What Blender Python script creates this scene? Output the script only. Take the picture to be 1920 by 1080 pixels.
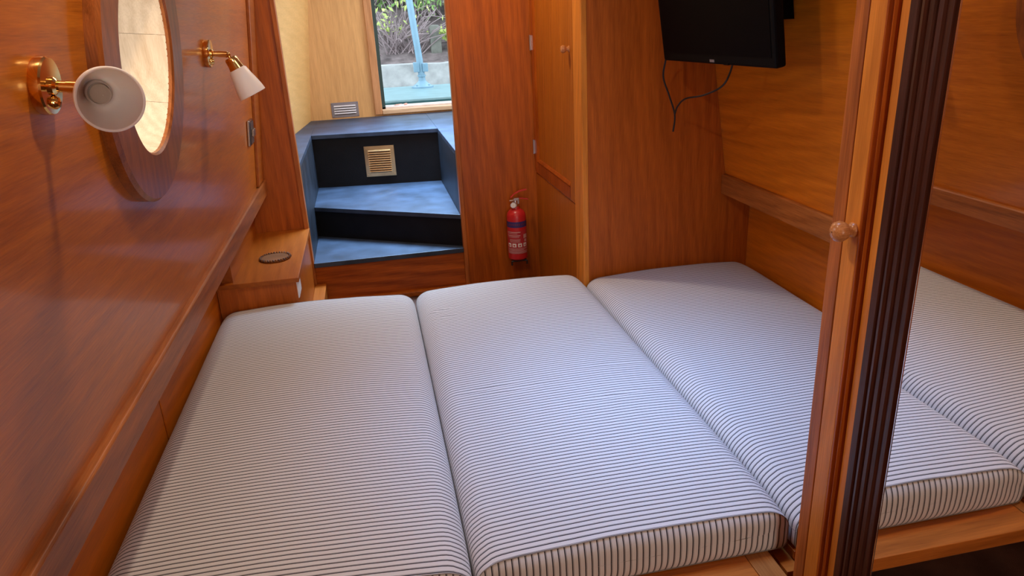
import bpy, bmesh, math, random
from mathutils import Vector, Matrix
random.seed(7)
for o in list(bpy.data.objects): bpy.data.objects.remove(o)
S = bpy.context.scene
C = S.collection
OZ = 1.38                 # all coordinates below: x across, y along the boat, z measured from the lens height

# ------------------------------------------------------------------ camera, world, light, exposure
cd = bpy.data.cameras.new('camera'); cam = bpy.data.objects.new('camera', cd); C.objects.link(cam)
cd.sensor_width = 36; cd.lens = 1352.9 / 1920 * 36; cd.clip_start = .02; cd.clip_end = 200
R = ((0.97873651, -0.11405072, 0.17049131), (-0.19944261, -0.33490022, 0.92090417), (-0.04793221, -0.93532576, -0.35052565))
M = Matrix(((R[0][0], -R[0][1], -R[0][2], 0), (R[1][0], -R[1][1], -R[1][2], 0), (R[2][0], -R[2][1], -R[2][2], OZ), (0, 0, 0, 1)))
cam.matrix_world = M
S.camera = cam
S.view_settings.view_transform = 'Standard'; S.view_settings.look = 'None'
S.view_settings.gamma = 1; S.view_settings.use_curve_mapping = False
S.view_settings.exposure = 0.05

W = bpy.data.worlds.new('sky'); S.world = W; W.use_nodes = True
bg = W.node_tree.nodes['Background']; bg.inputs[0].default_value = (.74, .88, 1, 1); bg.inputs[1].default_value = 3.0

def area(name, loc, target, sx, sy, energy, color, spread=180):
    l = bpy.data.lights.new(name, 'AREA'); l.shape = 'RECTANGLE'; l.size = sx; l.size_y = sy
    l.energy = energy; l.color = color; l.spread = math.radians(spread)
    o = bpy.data.objects.new(name, l); C.objects.link(o)
    o.location = Vector(loc) + Vector((0, 0, OZ))
    d = Vector(target) - Vector(loc)
    o.rotation_euler = d.to_track_quat('-Z', 'Y').to_euler()
    return o
area('roof_hatch_daylight', (.50, 1.36, .70), (.58, 1.46, -.87), .42, .46, 4.0, (.20, .48, 1), 62)
area('stern_warm_fill', (.25, -2.9, 0), (.3, 0, -.15), .6, 1.0, 20, (1, .74, .50))  # unseen warm fill added behind the lens to lift the cabin
area('side_opening_fill', (1.35, 3.9, .15), (-.3, 4.2, -.2), .8, .7, 13, (1, .97, .90))  # unseen fill added to brighten the golden forward lining
area('sliding_hatch_daylight', (.30, 3.75, .72), (.46, 3.42, -.9), .6, .8, 46, (.42, .68, 1), 82)
area('porthole_daylight', (-.80, 1.45, .1), (0, 1.45, -.15), .4, .4, 8, (.95, .97, 1))

# ------------------------------------------------------------------ helpers
def new_mat(name):
    m = bpy.data.materials.new(name); m.use_nodes = True
    return m, m.node_tree, m.node_tree.nodes['Principled BSDF']
def plain(name, col, rough=.5, metal=0, spec=.5, bump=0, bscale=200, var=0, coat=0):
    m, t, b = new_mat(name); b.inputs['Base Color'].default_value = (*col, 1)
    b.inputs['Roughness'].default_value = rough; b.inputs['Metallic'].default_value = metal
    b.inputs['Specular IOR Level'].default_value = spec; b.inputs['Coat Weight'].default_value = coat
    tc = t.nodes.new('ShaderNodeTexCoord')
    if var:
        n = t.nodes.new('ShaderNodeTexNoise'); n.inputs['Scale'].default_value = 9; n.inputs['Detail'].default_value = 6
        t.links.new(tc.outputs['Object'], n.inputs['Vector'])
        r = t.nodes.new('ShaderNodeValToRGB')
        r.color_ramp.elements[0].position = .3; r.color_ramp.elements[1].position = .72
        r.color_ramp.elements[0].color = (*[c * (1 - var) for c in col], 1); r.color_ramp.elements[1].color = (*[min(1, c * (1 + var)) for c in col], 1)
        t.links.new(n.outputs[0], r.inputs[0]); t.links.new(r.outputs[0], b.inputs['Base Color'])
    if bump:
        n = t.nodes.new('ShaderNodeTexNoise'); n.inputs['Scale'].default_value = bscale; n.inputs['Detail'].default_value = 3
        t.links.new(tc.outputs['Object'], n.inputs['Vector'])
        bp = t.nodes.new('ShaderNodeBump'); bp.inputs['Strength'].default_value = bump; bp.inputs['Distance'].default_value = .002
        t.links.new(n.outputs[0], bp.inputs['Height']); t.links.new(bp.outputs[0], b.inputs['Normal'])
    return m
def wood(name, lo, hi, axis='z', rough=.32, scale=1.0, figure=.5, bump=.12, coat=.0, peel=0, tilt=0, con=.15):
    """varnished veneer: streaks along the grain axis, broad figure, fine pores"""
    m, t, b = new_mat(name)
    N = t.nodes.new; L = t.links.new
    tc = N('ShaderNodeTexCoord'); oi = N('ShaderNodeObjectInfo')
    add = N('ShaderNodeVectorMath'); add.operation = 'MULTIPLY_ADD'
    cb = N('ShaderNodeCombineXYZ')
    for i in range(3): L(oi.outputs['Random'], cb.inputs[i])
    L(cb.outputs[0], add.inputs[0]); add.inputs[1].default_value = (7, 5, 3); L(tc.outputs['Object'], add.inputs[2])
    ax = 'xyz'.index(axis)
    def mapped(across, along):
        mp = N('ShaderNodeMapping'); s = [across] * 3; s[ax] = along
        mp.inputs['Scale'].default_value = s; mp.inputs['Rotation'].default_value = (tilt, 0, 0); L(add.outputs[0], mp.inputs['Vector']); return mp
    def noise(mp, det=5, dist=0, rgh=.6):
        n = N('ShaderNodeTexNoise'); n.inputs['Scale'].default_value = 1; n.inputs['Detail'].default_value = det
        n.inputs['Distortion'].default_value = dist; n.inputs['Roughness'].default_value = rgh
        L(mp.outputs[0], n.inputs['Vector']); return n
    broad = noise(mapped(7 * scale, .8 * scale), 3, .4)
    streak = noise(mapped(60 * scale, 2.2 * scale), 5, .2)
    pores = noise(mapped(330 * scale, 14 * scale), 2)
    wv = N('ShaderNodeTexWave'); wv.wave_type = 'BANDS'; wv.bands_direction = 'DIAGONAL'
    mw = mapped(6.0 * scale, .7 * scale); L(mw.outputs[0], wv.inputs['Vector'])
    wv.inputs['Scale'].default_value = 2.2; wv.inputs['Distortion'].default_value = 7; wv.inputs['Detail'].default_value = 3; wv.inputs['Detail Scale'].default_value = .9
    def mul(a, k, bsock=None):
        q = N('ShaderNodeMath'); q.operation = 'MULTIPLY_ADD'; L(a, q.inputs[0]); q.inputs[1].default_value = k
        if bsock is not None: L(bsock, q.inputs[2])
        else: q.inputs[2].default_value = 0
        return q.outputs[0]
    v = mul(broad.outputs[0], .28); v = mul(streak.outputs[0], .36, v); v = mul(wv.outputs['Fac'], .16 * figure * 2, v); v = mul(pores.outputs[0], .34, v)
    r = N('ShaderNodeValToRGB'); e = r.color_ramp.elements
    e[0].position = .55 - con; e[0].color = (*[c * .8 for c in lo], 1); e[1].position = .55 + con; e[1].color = (*hi, 1)
    L(v, r.inputs[0]); L(r.outputs[0], b.inputs['Base Color'])
    rr = N('ShaderNodeMapRange'); L(streak.outputs[0], rr.inputs[0]); rr.inputs[3].default_value = rough - .05; rr.inputs[4].default_value = rough + .08
    L(rr.outputs[0], b.inputs['Roughness'])
    hs = mul(pores.outputs[0], 1.0); hs = mul(streak.outputs[0], .5, hs)
    bp = N('ShaderNodeBump'); bp.inputs['Strength'].default_value = bump; bp.inputs['Distance'].default_value = .001
    L(hs, bp.inputs['Height'])
    if peel:
        n2 = noise(mapped(95, 26), 2, .8); b2 = N('ShaderNodeBump'); b2.inputs['Strength'].default_value = peel; b2.inputs['Distance'].default_value = .002
        L(n2.outputs[0], b2.inputs['Height']); L(b2.outputs[0], bp.inputs['Normal'])
    L(bp.outputs[0], b.inputs['Normal'])
    b.inputs['Specular IOR Level'].default_value = .32
    b.inputs['Coat Weight'].default_value = coat; b.inputs['Coat Roughness'].default_value = .10
    return m

class MB:
    """collects shapes into one mesh"""
    def __init__(s): s.bm = bmesh.new()
    def box(s, x0, x1, y0, y1, z0, z1):
        v = [s.bm.verts.new((x, y, z)) for z in (z0, z1) for y in (y0, y1) for x in (x0, x1)]
        for f in ((0, 2, 3, 1), (4, 5, 7, 6), (0, 1, 5, 4), (2, 6, 7, 3), (0, 4, 6, 2), (1, 3, 7, 5)): s.bm.faces.new([v[i] for i in f])
        return s
    def prism(s, pts, off):
        """pts: planar polygon of 3-D points, off: extrusion vector"""
        a = [s.bm.verts.new(p) for p in pts]; b = [s.bm.verts.new(Vector(p) + Vector(off)) for p in pts]
        n = len(a); s.bm.faces.new(a); s.bm.faces.new(b[::-1])
        for i in range(n): s.bm.faces.new((a[i], b[i], b[(i + 1) % n], a[(i + 1) % n]))
        return s
    def rings(s, rings, close_u=True, cap0=False, cap1=False):
        vs = [[s.bm.verts.new(p) for p in r] for r in rings]
        n = len(vs[0])
        for i in range(len(vs) - 1):
            for j in range(n if close_u else n - 1):
                k = (j + 1) % n
                s.bm.faces.new((vs[i][j], vs[i][k], vs[i + 1][k], vs[i + 1][j]))
        if cap0: s.bm.faces.new(vs[0][::-1])
        if cap1: s.bm.faces.new(vs[-1])
        return s
    def lathe(s, prof, origin, axis, seg=40, caps=(False, False)):
        """prof: (radius, distance along axis)"""
        a = Vector(axis).normalized(); q = a.to_track_quat('Z', 'Y'); o = Vector(origin)
        ux = q @ Vector((1, 0, 0)); uy = q @ Vector((0, 1, 0))
        rr = [[o + a * d + (ux * math.cos(2 * math.pi * k / seg) + uy * math.sin(2 * math.pi * k / seg)) * r for k in range(seg)] for r, d in prof]
        return s.rings(rr, True, *caps)
    def tube(s, pts, r, seg=10, cap=True):
        P = [Vector(p) for p in pts]; rs = r if isinstance(r, (list, tuple)) else [r] * len(P)
        up = None; out = []
        for i, p in enumerate(P):
            d = (P[min(i + 1, len(P) - 1)] - P[max(i - 1, 0)]).normalized()
            if up is None: up = d.orthogonal().normalized()
            up = (up - d * up.dot(d)).normalized(); w = d.cross(up)
            out.append([p + (up * math.cos(2 * math.pi * k / seg) + w * math.sin(2 * math.pi * k / seg)) * rs[i] for k in range(seg)])
        return s.rings(out, True, cap, cap)
    def build(s, name, mat, parent=None, smooth=False, bevel=0, origin=None):
        bmesh.ops.recalc_face_normals(s.bm, faces=s.bm.faces[:])
        org = Vector(origin) if origin is not None else None
        if parent is not None: base = Vector(parent['_w'])
        elif org is not None: base = org + Vector((0, 0, OZ))
        else:
            xs = [v.co for v in s.bm.verts]
            base = Vector((sum(c.x for c in xs) / len(xs), sum(c.y for c in xs) / len(xs), min(c.z for c in xs) + OZ))
        me = bpy.data.meshes.new(name)
        for v in s.bm.verts: v.co = v.co + Vector((0, 0, OZ)) - base
        s.bm.to_mesh(me); s.bm.free(); me.materials.append(mat)
        if smooth:
            for p in me.polygons: p.use_smooth = True
        o = bpy.data.objects.new(name, me); C.objects.link(o)
        if parent is not None: o.parent = parent
        else: o.location = base
        o['_w'] = tuple(base)
        if bevel:
            b = o.modifiers.new('bevel', 'BEVEL'); b.width = bevel; b.segments = 2; b.limit_method = 'ANGLE'; b.angle_limit = math.radians(40); b.harden_normals = False
        return o
def smart(o, ang=40):
    for p in o.data.polygons: p.use_smooth = True
    try: o.data.set_sharp_from_angle(angle=math.radians(ang))
    except Exception: pass
    return o
def tag(o, label, cat, group=None, kind=None):
    o['label'] = label; o['category'] = cat
    if group: o['group'] = group
    if kind: o['kind'] = kind
    return o
def struct(o, label=None):
    o['kind'] = 'structure'
    if label: o['label'] = label
    return o
def thing(name, label, cat, loc, group=None):
    o = bpy.data.objects.new(name, None); C.objects.link(o); o.empty_display_size = .05
    o.location = Vector(loc) + Vector((0, 0, OZ)); o['_w'] = tuple(o.location)
    return tag(o, label, cat, group)
def box(*a): return MB().box(*a)

# ------------------------------------------------------------------ materials
WL = wood('varnished_wall_veneer', (0.3766, 0.0897, 0.0043), (0.7360, 0.2162, 0.0119), 'y', .34, 1.3, .08, .12, .22, .06, 0, .22)
WR = wood('varnished_side_veneer', (0.4397, 0.0987, 0.0034), (0.7563, 0.2081, 0.0090), 'y', .36, 1.3, .30, .10, con=0.26)
WB = wood('bulkhead_veneer', (0.2873, 0.0571, 0.0026), (0.5459, 0.1271, 0.0064), 'z', .36, 1.0, .22, .10, con=0.17)
WP = wood('cupboard_side_veneer', (0.3428, 0.0739, 0.0059), (0.6474, 0.1617, 0.0140), 'z', .42, 1.2, .2, .10, con=0.2)
WX = wood('threshold_board_wood', (0.2860, 0.0530, 0.0036), (0.5460, 0.1274, 0.0101), 'x', .36, 1.0, .4, .12)
WO_Y = wood('oak_rail_wood', (0.2530, 0.0702, 0.0129), (0.4554, 0.1450, 0.0307), 'y', .38, 1.3, .25, .25)
WO_Z = wood('oak_stile_wood', (0.3080, 0.0803, 0.0132), (0.5544, 0.1663, 0.0312), 'z', .38, 1.1, .3, .25)
WRING = wood('oak_ring_wood', (0.1976, 0.0518, 0.0098), (0.3828, 0.1115, 0.0245), 'z', .32, 1.4, .3, .18, .05)
WSH = wood('shelf_veneer', (0.2992, 0.0669, 0.0038), (0.4410, 0.1176, 0.0079), 'y', .38, 1.2, .3, .10, con=0.22)
WD = wood('cupboard_door_wood', (0.3795, 0.1020, 0.0077), (0.5980, 0.1938, 0.0162), 'z', .36, 1.2, .2, .10, con=0.2)
WDG = wood('wardrobe_door_wood', (0.5742, 0.1822, 0.0203), (0.8613, 0.3172, 0.0418), 'z', .36, 1.2, .35, .12, con=0.2)
WMO = wood('moulding_wood', (0.2904, 0.0552, 0.0053), (0.5280, 0.1242, 0.0141), 'z', .3, 1.3, .2, .1)
WDK = wood('dark_moulding_wood', (.045, .013, .008), (.095, .028, .016), 'z', .34, 1.6, .2, .1)  # darkest wood tone, for the fluted frame, rails and panel joint
WY = wood('golden_ply', (0.6384, 0.3353, 0.1205), (0.8938, 0.5216, 0.2198), 'z', .42, .9, .18, .06, con=0.24)
WYL = wood('golden_side_ply', (0.6048, 0.3366, 0.1100), (0.7992, 0.4794, 0.1900), 'y', .42, .8, .18, .06, con=0.28)
WFR = wood('door_frame_pine', (.50, .22, .09), (.66, .33, .15), 'z', .45, 1.0, .3, .1)
WFX = wood('door_sill_pine', (.60, .36, .20), (.78, .54, .34), 'x', .5, 1.0, .3, .1)
WREV = wood('porthole_liner_ash', (.66, .46, .27), (.84, .66, .45), 'z', .45, 1.6, .4, .1, con=0.25)
WBASE = wood('bed_base_oak', (0.3740, 0.0978, 0.0110), (0.5720, 0.1700, 0.0240), 'x', .36, 1.2, .4, .12)
WCEIL = plain('ceiling_paint', (.66, .62, .56), .6)
BLACK = plain('black_step_paint', (.006, .006, .007), .55, 0, .2, .25, 260, .25)
BLACKT = plain('scuffed_tread_sky_sheen', (.030, .045, .076), .5, 0, .4, .20, 300, .45)  # blue sky sheen mixed into the scuffed black paint colour
BLACKS = plain('black_side_panel_sheen', (.016, .022, .034), .45, 0, .4, .2, 260, .5)  # same black step paint, fainter sky sheen in its colour
BRASS = plain('polished_brass', (.86, .56, .20), .10, 1)
BRASSV = plain('worn_brass', (.72, .52, .26), .30, 1, .5, .1, 300, .25)
STEEL = plain('brushed_steel', (.62, .62, .66), .28, 1, .5, 0, 200, .1)
CHROME = plain('chrome', (.8, .8, .82), .12, 1)
SILVERP = plain('antique_silver_plate', (.42, .33, .25), .25, 1)
DARKP = plain('dark_plate_insert', (.05, .035, .03), .4)
TVB = plain('tv_black_plastic', (.003, .0025, .0025), .6, 0, .08)
TVS = plain('tv_dark_screen', (.002, .0015, .002), .5, 0, .05)
CABLE = plain('black_rubber', (.012, .011, .012), .6)
RED = plain('extinguisher_red', (.52, .018, .022), .30, 0, .5)
REDH = plain('red_plastic', (.50, .03, .03), .4)
NAVY = plain('label_navy', (.045, .03, .16), .45)
WHITE = plain('white_plastic', (.80, .80, .80), .4)
PINKW = plain('label_print', (.62, .40, .40), .5)
CARPET = plain('brown_carpet', (.10, .055, .042), .95, 0, .1, 1.0, 420, .3)
COAST = plain('tan_leather', (.20, .085, .036), .8, 0, .08, .08, 250, .25)
COASTE = plain('dark_leather_lacing', (.09, .038, .022), .6)
RUBBER = plain('gasket_black', (.012, .012, .014), .5)
TEAL = plain('teal_deck_paint', (.20, .33, .36), .45, 0, .5, .2, 40, .12)
TEALD = plain('dark_teal_paint', (.035, .14, .15), .45, 0, .5, 0, 40, .15)
GREEND = plain('dark_green_steel', (.012, .045, .045), .4)
POSTB = plain('blue_grey_post_paint', (.20, .34, .44), .4, 0, .5, 0, 40, .1)
CONC = plain('weathered_concrete', (.38, .38, .37), .9, 0, .2, .9, 22, .3)
EARTH = plain('bank_earth', (.17, .135, .13), .95, 0, .1, 1, 30, .5)
STONE = plain('pale_stone', (.60, .57, .52), .9, 0, .2, .6, 30, .2)
LEAFG = plain('leaf_green', (.26, .44, .13), .5, 0, .3, 0, 1, .5)
LEAFY = plain('leaf_yellow_green', (.50, .60, .18), .5, 0, .3, 0, 1, .3)
LEAFD = plain('leaf_dull', (.20, .27, .13), .6, 0, .3, 0, 1, .5)
TWIG = plain('dry_twig', (.32, .25, .25), .8, 0, .2, 0, 1, .3)
DRYLEAF = plain('dry_leaf', (.60, .28, .20), .7)

MIRROR = plain('mirror_silver', (.90, .88, .86), .012, 1)
gm, gt, gb = new_mat('frosted_shade_glass')
gb.inputs['Base Color'].default_value = (.94, .87, .85, 1); gb.inputs['Roughness'].default_value = .45
gb.inputs['Subsurface Weight'].default_value = .35; gb.inputs['Subsurface Radius'].default_value = (.02, .015, .012); gb.inputs['Subsurface Scale'].default_value = .5
FROST = gm
m, t, b = new_mat('porthole_glass')
tr = t.nodes.new('ShaderNodeBsdfTransparent'); gl = t.nodes.new('ShaderNodeBsdfGlossy'); gl.inputs['Roughness'].default_value = .02
mx = t.nodes.new('ShaderNodeMixShader'); fr = t.nodes.new('ShaderNodeFresnel'); fr.inputs[0].default_value = 1.45
t.links.new(fr.outputs[0], mx.inputs[0]); t.links.new(tr.outputs[0], mx.inputs[1]); t.links.new(gl.outputs[0], mx.inputs[2])
t.links.new(mx.outputs[0], t.nodes['Material Output'].inputs[0]); GLASS = m
m, t, b = new_mat('clear_bulb_glass'); b.inputs['Transmission Weight'].default_value = .8; b.inputs['Roughness'].default_value = .1; b.inputs['Base Color'].default_value = (.8, .7, .62, 1); BULB = m

def ticking():
    """striped mattress ticking: a thick and a thin dark line repeating along UV x (in metres)"""
    m, t, b = new_mat('striped_ticking'); N = t.nodes.new; L = t.links.new
    uv = N('ShaderNodeUVMap'); sp = N('ShaderNodeSeparateXYZ'); L(uv.outputs[0], sp.inputs[0])
    tc = N('ShaderNodeTexCoord'); n = N('ShaderNodeTexNoise'); n.inputs['Scale'].default_value = 9; n.inputs['Detail'].default_value = 2; L(tc.outputs['Object'], n.inputs['Vector'])
    w = N('ShaderNodeMath'); w.operation = 'MULTIPLY_ADD'; L(n.outputs[0], w.inputs[0]); w.inputs[1].default_value = .0035; L(sp.outputs[0], w.inputs[2])
    d = N('ShaderNodeMath'); d.operation = 'DIVIDE'; L(w.outputs[0], d.inputs[0]); d.inputs[1].default_value = .0119
    f = N('ShaderNodeMath'); f.operation = 'FRACT'; L(d.outputs[0], f.inputs[0])
    def band(c, hw, soft):
        a = N('ShaderNodeMath'); a.operation = 'SUBTRACT'; L(f.outputs[0], a.inputs[0]); a.inputs[1].default_value = c
        q = N('ShaderNodeMath'); q.operation = 'ABSOLUTE'; L(a.outputs[0], q.inputs[0])
        r = N('ShaderNodeMapRange'); L(q.outputs[0], r.inputs[0]); r.inputs[1].default_value = hw; r.inputs[2].default_value = hw + soft; r.inputs[3].default_value = 1; r.inputs[4].default_value = 0
        return r.outputs[0]
    b1 = band(.40, .084, .02); b2 = band(.58, .028, .02)
    s2 = N('ShaderNodeMath'); s2.operation = 'MULTIPLY'; L(b2, s2.inputs[0]); s2.inputs[1].default_value = .75
    mxx = N('ShaderNodeMath'); mxx.operation = 'MAXIMUM'; L(b1, mxx.inputs[0]); L(s2.outputs[0], mxx.inputs[1])
    mix = N('ShaderNodeMix'); mix.data_type = 'RGBA'; L(mxx.outputs[0], mix.inputs[0])
    mix.inputs[6].default_value = (.66, .64, .64, 1); mix.inputs[7].default_value = (.030, .028, .036, 1)
    L(mix.outputs[2], b.inputs['Base Color']); b.inputs['Roughness'].default_value = .9; b.inputs['Specular IOR Level'].default_value = .15
    b.inputs['Sheen Weight'].default_value = .1
    n2 = N('ShaderNodeTexNoise'); n2.inputs['Scale'].default_value = 14; n2.inputs['Detail'].default_value = 4; n2.inputs['Distortion'].default_value = .6; L(tc.outputs['Object'], n2.inputs['Vector'])
    bp = N('ShaderNodeBump'); bp.inputs['Strength'].default_value = .25; bp.inputs['Distance'].default_value = .006; L(n2.outputs[0], bp.inputs['Height']); L(bp.outputs[0], b.inputs['Normal'])
    return m
TICK = ticking()
PIPE = plain('piping_cord', (.27, .24, .22), .9, 0, .1, .6, 500, .3)

# ------------------------------------------------------------------ the setting
ZF, ZC = -1.38, .62
def xl(z): return -.445 + .11 * (z + .57)        # inner face of the left lining above the rail
def xr(z): return 1.222 - .157 * (z + .55)       # inner face of the right lining
LLOW, RLOW = -.56, 1.325
YB = -3.0; YD = 3.06

struct(box(-.7, 1.5, YB - .1, 3.12, ZF - .04, ZF).build('floor', CARPET), 'dark brown carpeted cabin floor')

# ceiling with the square roof hatch behind the lens
def frame_plate(x0, x1, y0, y1, hx0, hx1, hy0, hy1, z0, z1):
    m = MB(); m.box(x0, x1, y0, hy0, z0, z1).box(x0, x1, hy1, y1, z0, z1).box(x0, hx0, hy0, hy1, z0, z1).box(hx1, x1, hy0, hy1, z0, z1); return m
cm = frame_plate(-.6, 1.4, YB - .1, 3.1,   .22, .72, 1.11, 1.61, ZC, ZC + .05)
for a in ((-.6, 1.4, 3.1, 3.33), (-.6, 1.4, 4.17, 4.62), (-.6, -.07, 3.33, 4.17), (.67, 1.4, 3.33, 4.17)): cm.box(*a, ZC, ZC + .05)
struct(cm.build('ceiling', WCEIL), 'pale painted cabin ceiling')
def downlight(x, y, e, label):
    o = thing('ceiling_light', label, 'light', (x, y, ZC - .012), 'ceiling downlights')
    smart(MB().lathe([(.030, .012), (.052, .012), (.055, .008), (.052, .001), (.036, .004), (.030, .012)], (x, y, ZC - .012), (0, 0, 1), 40).build('bezel', BRASS, o), 30)
    l = bpy.data.lights.new('ceiling_light_bulb', 'AREA'); l.shape = 'DISK'; l.size = .07; l.energy = e; l.color = (1, .78, .56)
    lo = bpy.data.objects.new('ceiling_light_bulb', l); C.objects.link(lo); lo.location = (x, y, OZ + ZC - .004)
downlight(-.10, 1.08, 6.5, 'brass ceiling downlight over the bed')
downlight(.36, -.9, 4, 'added brass fill downlight behind the viewer')  # added out of view as warm room fill
downlight(.30, 2.62, 8, 'added brass fill downlight before the doorway')  # added out of view to brighten the far cushions and bulkhead


# left side of the hull: upper lining with a round hole for the porthole, lower lining in two panels
PYC, PZC, PRI, PRO = 1.447, -.03, .17, .258
wl = bpy.data.objects.new('wall_left', None); C.objects.link(wl); wl.location = (LLOW, 1.0, OZ + ZF); wl['_w'] = tuple(wl.location); struct(wl, 'glossy varnished cabin side with porthole')
m = MB(); n = 64; rings_in = []; rings_out = []
bm = m.bm
z0, z1 = -.60, ZC
def lp(y, z, d=0): return Vector((xl(z) + d, y, z))
ang = [2 * math.pi * k / n for k in range(n)]
def sq(a):                                       # square around the hole
    c, s_ = math.cos(a), math.sin(a); k = .40 / max(abs(c), abs(s_)); return PYC + c * k, PZC + s_ * k
vin = [bm.verts.new(lp(PYC + (PRI + .02) * math.cos(a), PZC + (PRI + .02) * math.sin(a))) for a in ang]
vsq = [bm.verts.new(lp(*sq(a))) for a in ang]
for k in range(n): bm.faces.new((vin[k], vin[(k + 1) % n], vsq[(k + 1) % n], vsq[k]))
def lquad(y0, y1, za, zb):
    bm.faces.new([bm.verts.new(lp(*p)) for p in ((y0, za), (y1, za), (y1, zb), (y0, zb))])
a0, a1, c0, c1 = PYC - .4, PYC + .4, PZC - .4, PZC + .4
lquad(YB, a0, z0, z1); lquad(a1, 2.875, z0, z1); lquad(a0, a1, z0, c0); lquad(a0, a1, c1, z1)
bmesh.ops.remove_doubles(bm, verts=bm.verts[:], dist=.0005)
ret = bmesh.ops.extrude_face_region(bm, geom=bm.faces[:])            # thickness grows outboard
for v in [g for g in ret['geom'] if isinstance(g, bmesh.types.BMVert)]: v.co.x -= .02
up = m.build('upper_panel', WL, wl)
MB().prism([(xl(-.6) - .003, 2.878, -.6), (xl(ZC) - .003, 2.878, ZC), (xl(ZC) - .02, 2.878, ZC), (xl(-.6) - .02, 2.878, -.6)], (0, .18, 0)).build('end_panel', WL, wl)
o = MB().prism([(xl(-.565) + .010, 2.885, -.565), (xl(ZC) + .010, 2.885, ZC), (xl(ZC) - .002, 2.885, ZC), (xl(-.565) - .002, 2.885, -.565)], (0, .145, 0)).build('cover_strip', WSH, wl, bevel=.003)
for y0, y1 in ((YB, 1.657), (1.665, 3.06)):
    box(LLOW - .015, LLOW, y0, y1, ZF, -.60).build('lower_panel', WR, wl, bevel=.002)
box(LLOW - .012, LLOW - .003, 1.65, 1.672, ZF, -.60).build('panel_joint', WDK, wl)
# underside of the gunwale between the rail and the lower lining
box(LLOW - .01, -.445, YB, 3.06, -.612, -.600).build('gunwale_soffit', WR, wl)
struct(MB().prism([(-.430, YB, -.625), (-.430, YB, -.572), (-.434, YB, -.568), (-.458, YB, -.566), (-.458, YB, -.625)], (0, 3.055 - YB, 0)).build('trim_1', WO_Y, None, bevel=.0015), 'oak gunwale rail along the left cabin side')

# right side of the hull
wr = bpy.data.objects.new('wall_right', None); C.objects.link(wr); wr.location = (RLOW, 1.0, OZ + ZF); wr['_w'] = tuple(wr.location); struct(wr, 'orange varnished cabin side beside the bed')
for y0, y1 in ((YB, 1.30), (1.302, 3.06)):
    MB().prism([(xr(-.6), y0, -.6), (xr(ZC), y0, ZC), (xr(ZC) + .02, y0, ZC), (xr(-.6) + .02, y0, -.6)], (0, y1 - y0, 0)).build('upper_panel', WR, wr)
    box(RLOW, RLOW + .015, y0, y1, ZF, -.60).build('lower_panel', WR, wr)
box(1.225, RLOW + .01, YB, 3.06, -.612, -.600).build('gunwale_soffit', WR, wr)
struct(MB().prism([(1.208, YB, -.622), (1.208, YB, -.557), (1.213, YB, -.553), (1.238, YB, -.551), (1.238, YB, -.622)], (0, 2.339 - YB, 0)).build('trim_2', WO_Y, None, bevel=.0015), 'oak gunwale rail along the right cabin side')

# stern bulkhead behind the lens with its doorway
wb = MB(); wb.box(-.7, -.05, YB - .03, YB, ZF, ZC).box(.55, 1.5, YB - .03, YB, ZF, ZC).box(-.05, .55, YB - .03, YB, .52, ZC)
struct(wb.build('wall_back', WB), 'stern bulkhead behind the viewer')

# doorway bulkhead ahead
DL, DR = -.292, .356
wf = bpy.data.objects.new('wall_front', None); C.objects.link(wf); wf.location = (.03, YD, OZ + ZF); wf['_w'] = tuple(wf.location); struct(wf, 'red-brown bulkhead with the open doorway')
MB().prism([(LLOW, YD, ZF), (DL - .018, YD, ZF), (DL - .018, YD, ZC), (xl(ZC) - .01, YD, ZC), (xl(-.57) - .01, YD, -.57), (LLOW, YD, -.6)], (0, .03, 0)).build('bulkhead_panel', WB, wf)
box(DR + .018, .74, YD, YD + .03, ZF, ZC).build('bulkhead_panel', WB, wf)
box(DL - .018, DL, YD - .006, YD + .036, -1.13, ZC).build('jamb', WO_Z, wf, bevel=.002)
box(DR, DR + .018, YD - .006, YD + .036, -1.13, ZC).build('jamb', WO_Z, wf, bevel=.002)
box(DL, DR, YD - .002, YD + .03, -1.13, -.966).build('threshold_board', WX, wf, bevel=.002)
box(DL - .02, DR + .02, YD, YD + .03, .50, ZC).build('header', WB, wf)
struct(box(-.24, .70, YD - .035, YD - .006, -1.139, -1.116).build('baseboard_front', WSH, None, bevel=.003), 'thin oak strip at the foot of the doorway')
struct(box(LLOW, .695, 2.40, YD, ZF, -1.14).build('floor', CARPET), 'raised carpeted floor at the foot of the doorway')

# forward cabin
YF = 4.555
def fx(y, z): return -.328 - .099 * (YF - y) + .116 * (z + .522)
wfl = MB()
for s_ in (0,):
    P = [(fx(3.10, -.75), 3.10, -.75), (fx(YF, -.75), YF, -.75), (fx(YF, ZC), YF, ZC), (fx(3.10, ZC), 3.10, ZC)]
    wfl.prism(P, (-.015, 0, 0))
struct(wfl.build('wall_forward_left', WYL), 'golden plywood lining left of the steps')
wfr = MB()
def rx(y): return 1.10 - .05 * (y - 3.1)
for (y0, y1, za, zb) in ((3.10, 3.5, -.75, ZC), (4.30, YF, -.75, ZC), (3.5, 4.30, -.75, -.30), (3.5, 4.3, .52, ZC)):  # leaves an unseen side opening, added for the fill lamp
    wfr.prism([(rx(y0), y0, za), (rx(y1), y1, za), (rx(y1), y1, zb), (rx(y0), y0, zb)], (.015, 0, 0))
struct(wfr.build('wall_forward_right', WYL), 'golden plywood lining right of the steps with added opening for fill light')
OX0, OX1, OZ0 = .100, .74, -.487
wff = MB(); wff.box(-.42, OX0 - .042, YF, YF + .02, -.75, ZC).box(OX1 + .04, 1.2, YF, YF + .02, -.75, ZC).box(OX0 - .042, OX1 + .04, YF, YF + .02, -.75, -.512).box(OX0 - .042, OX1 + .04, YF, YF + .02, .56, ZC)
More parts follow.
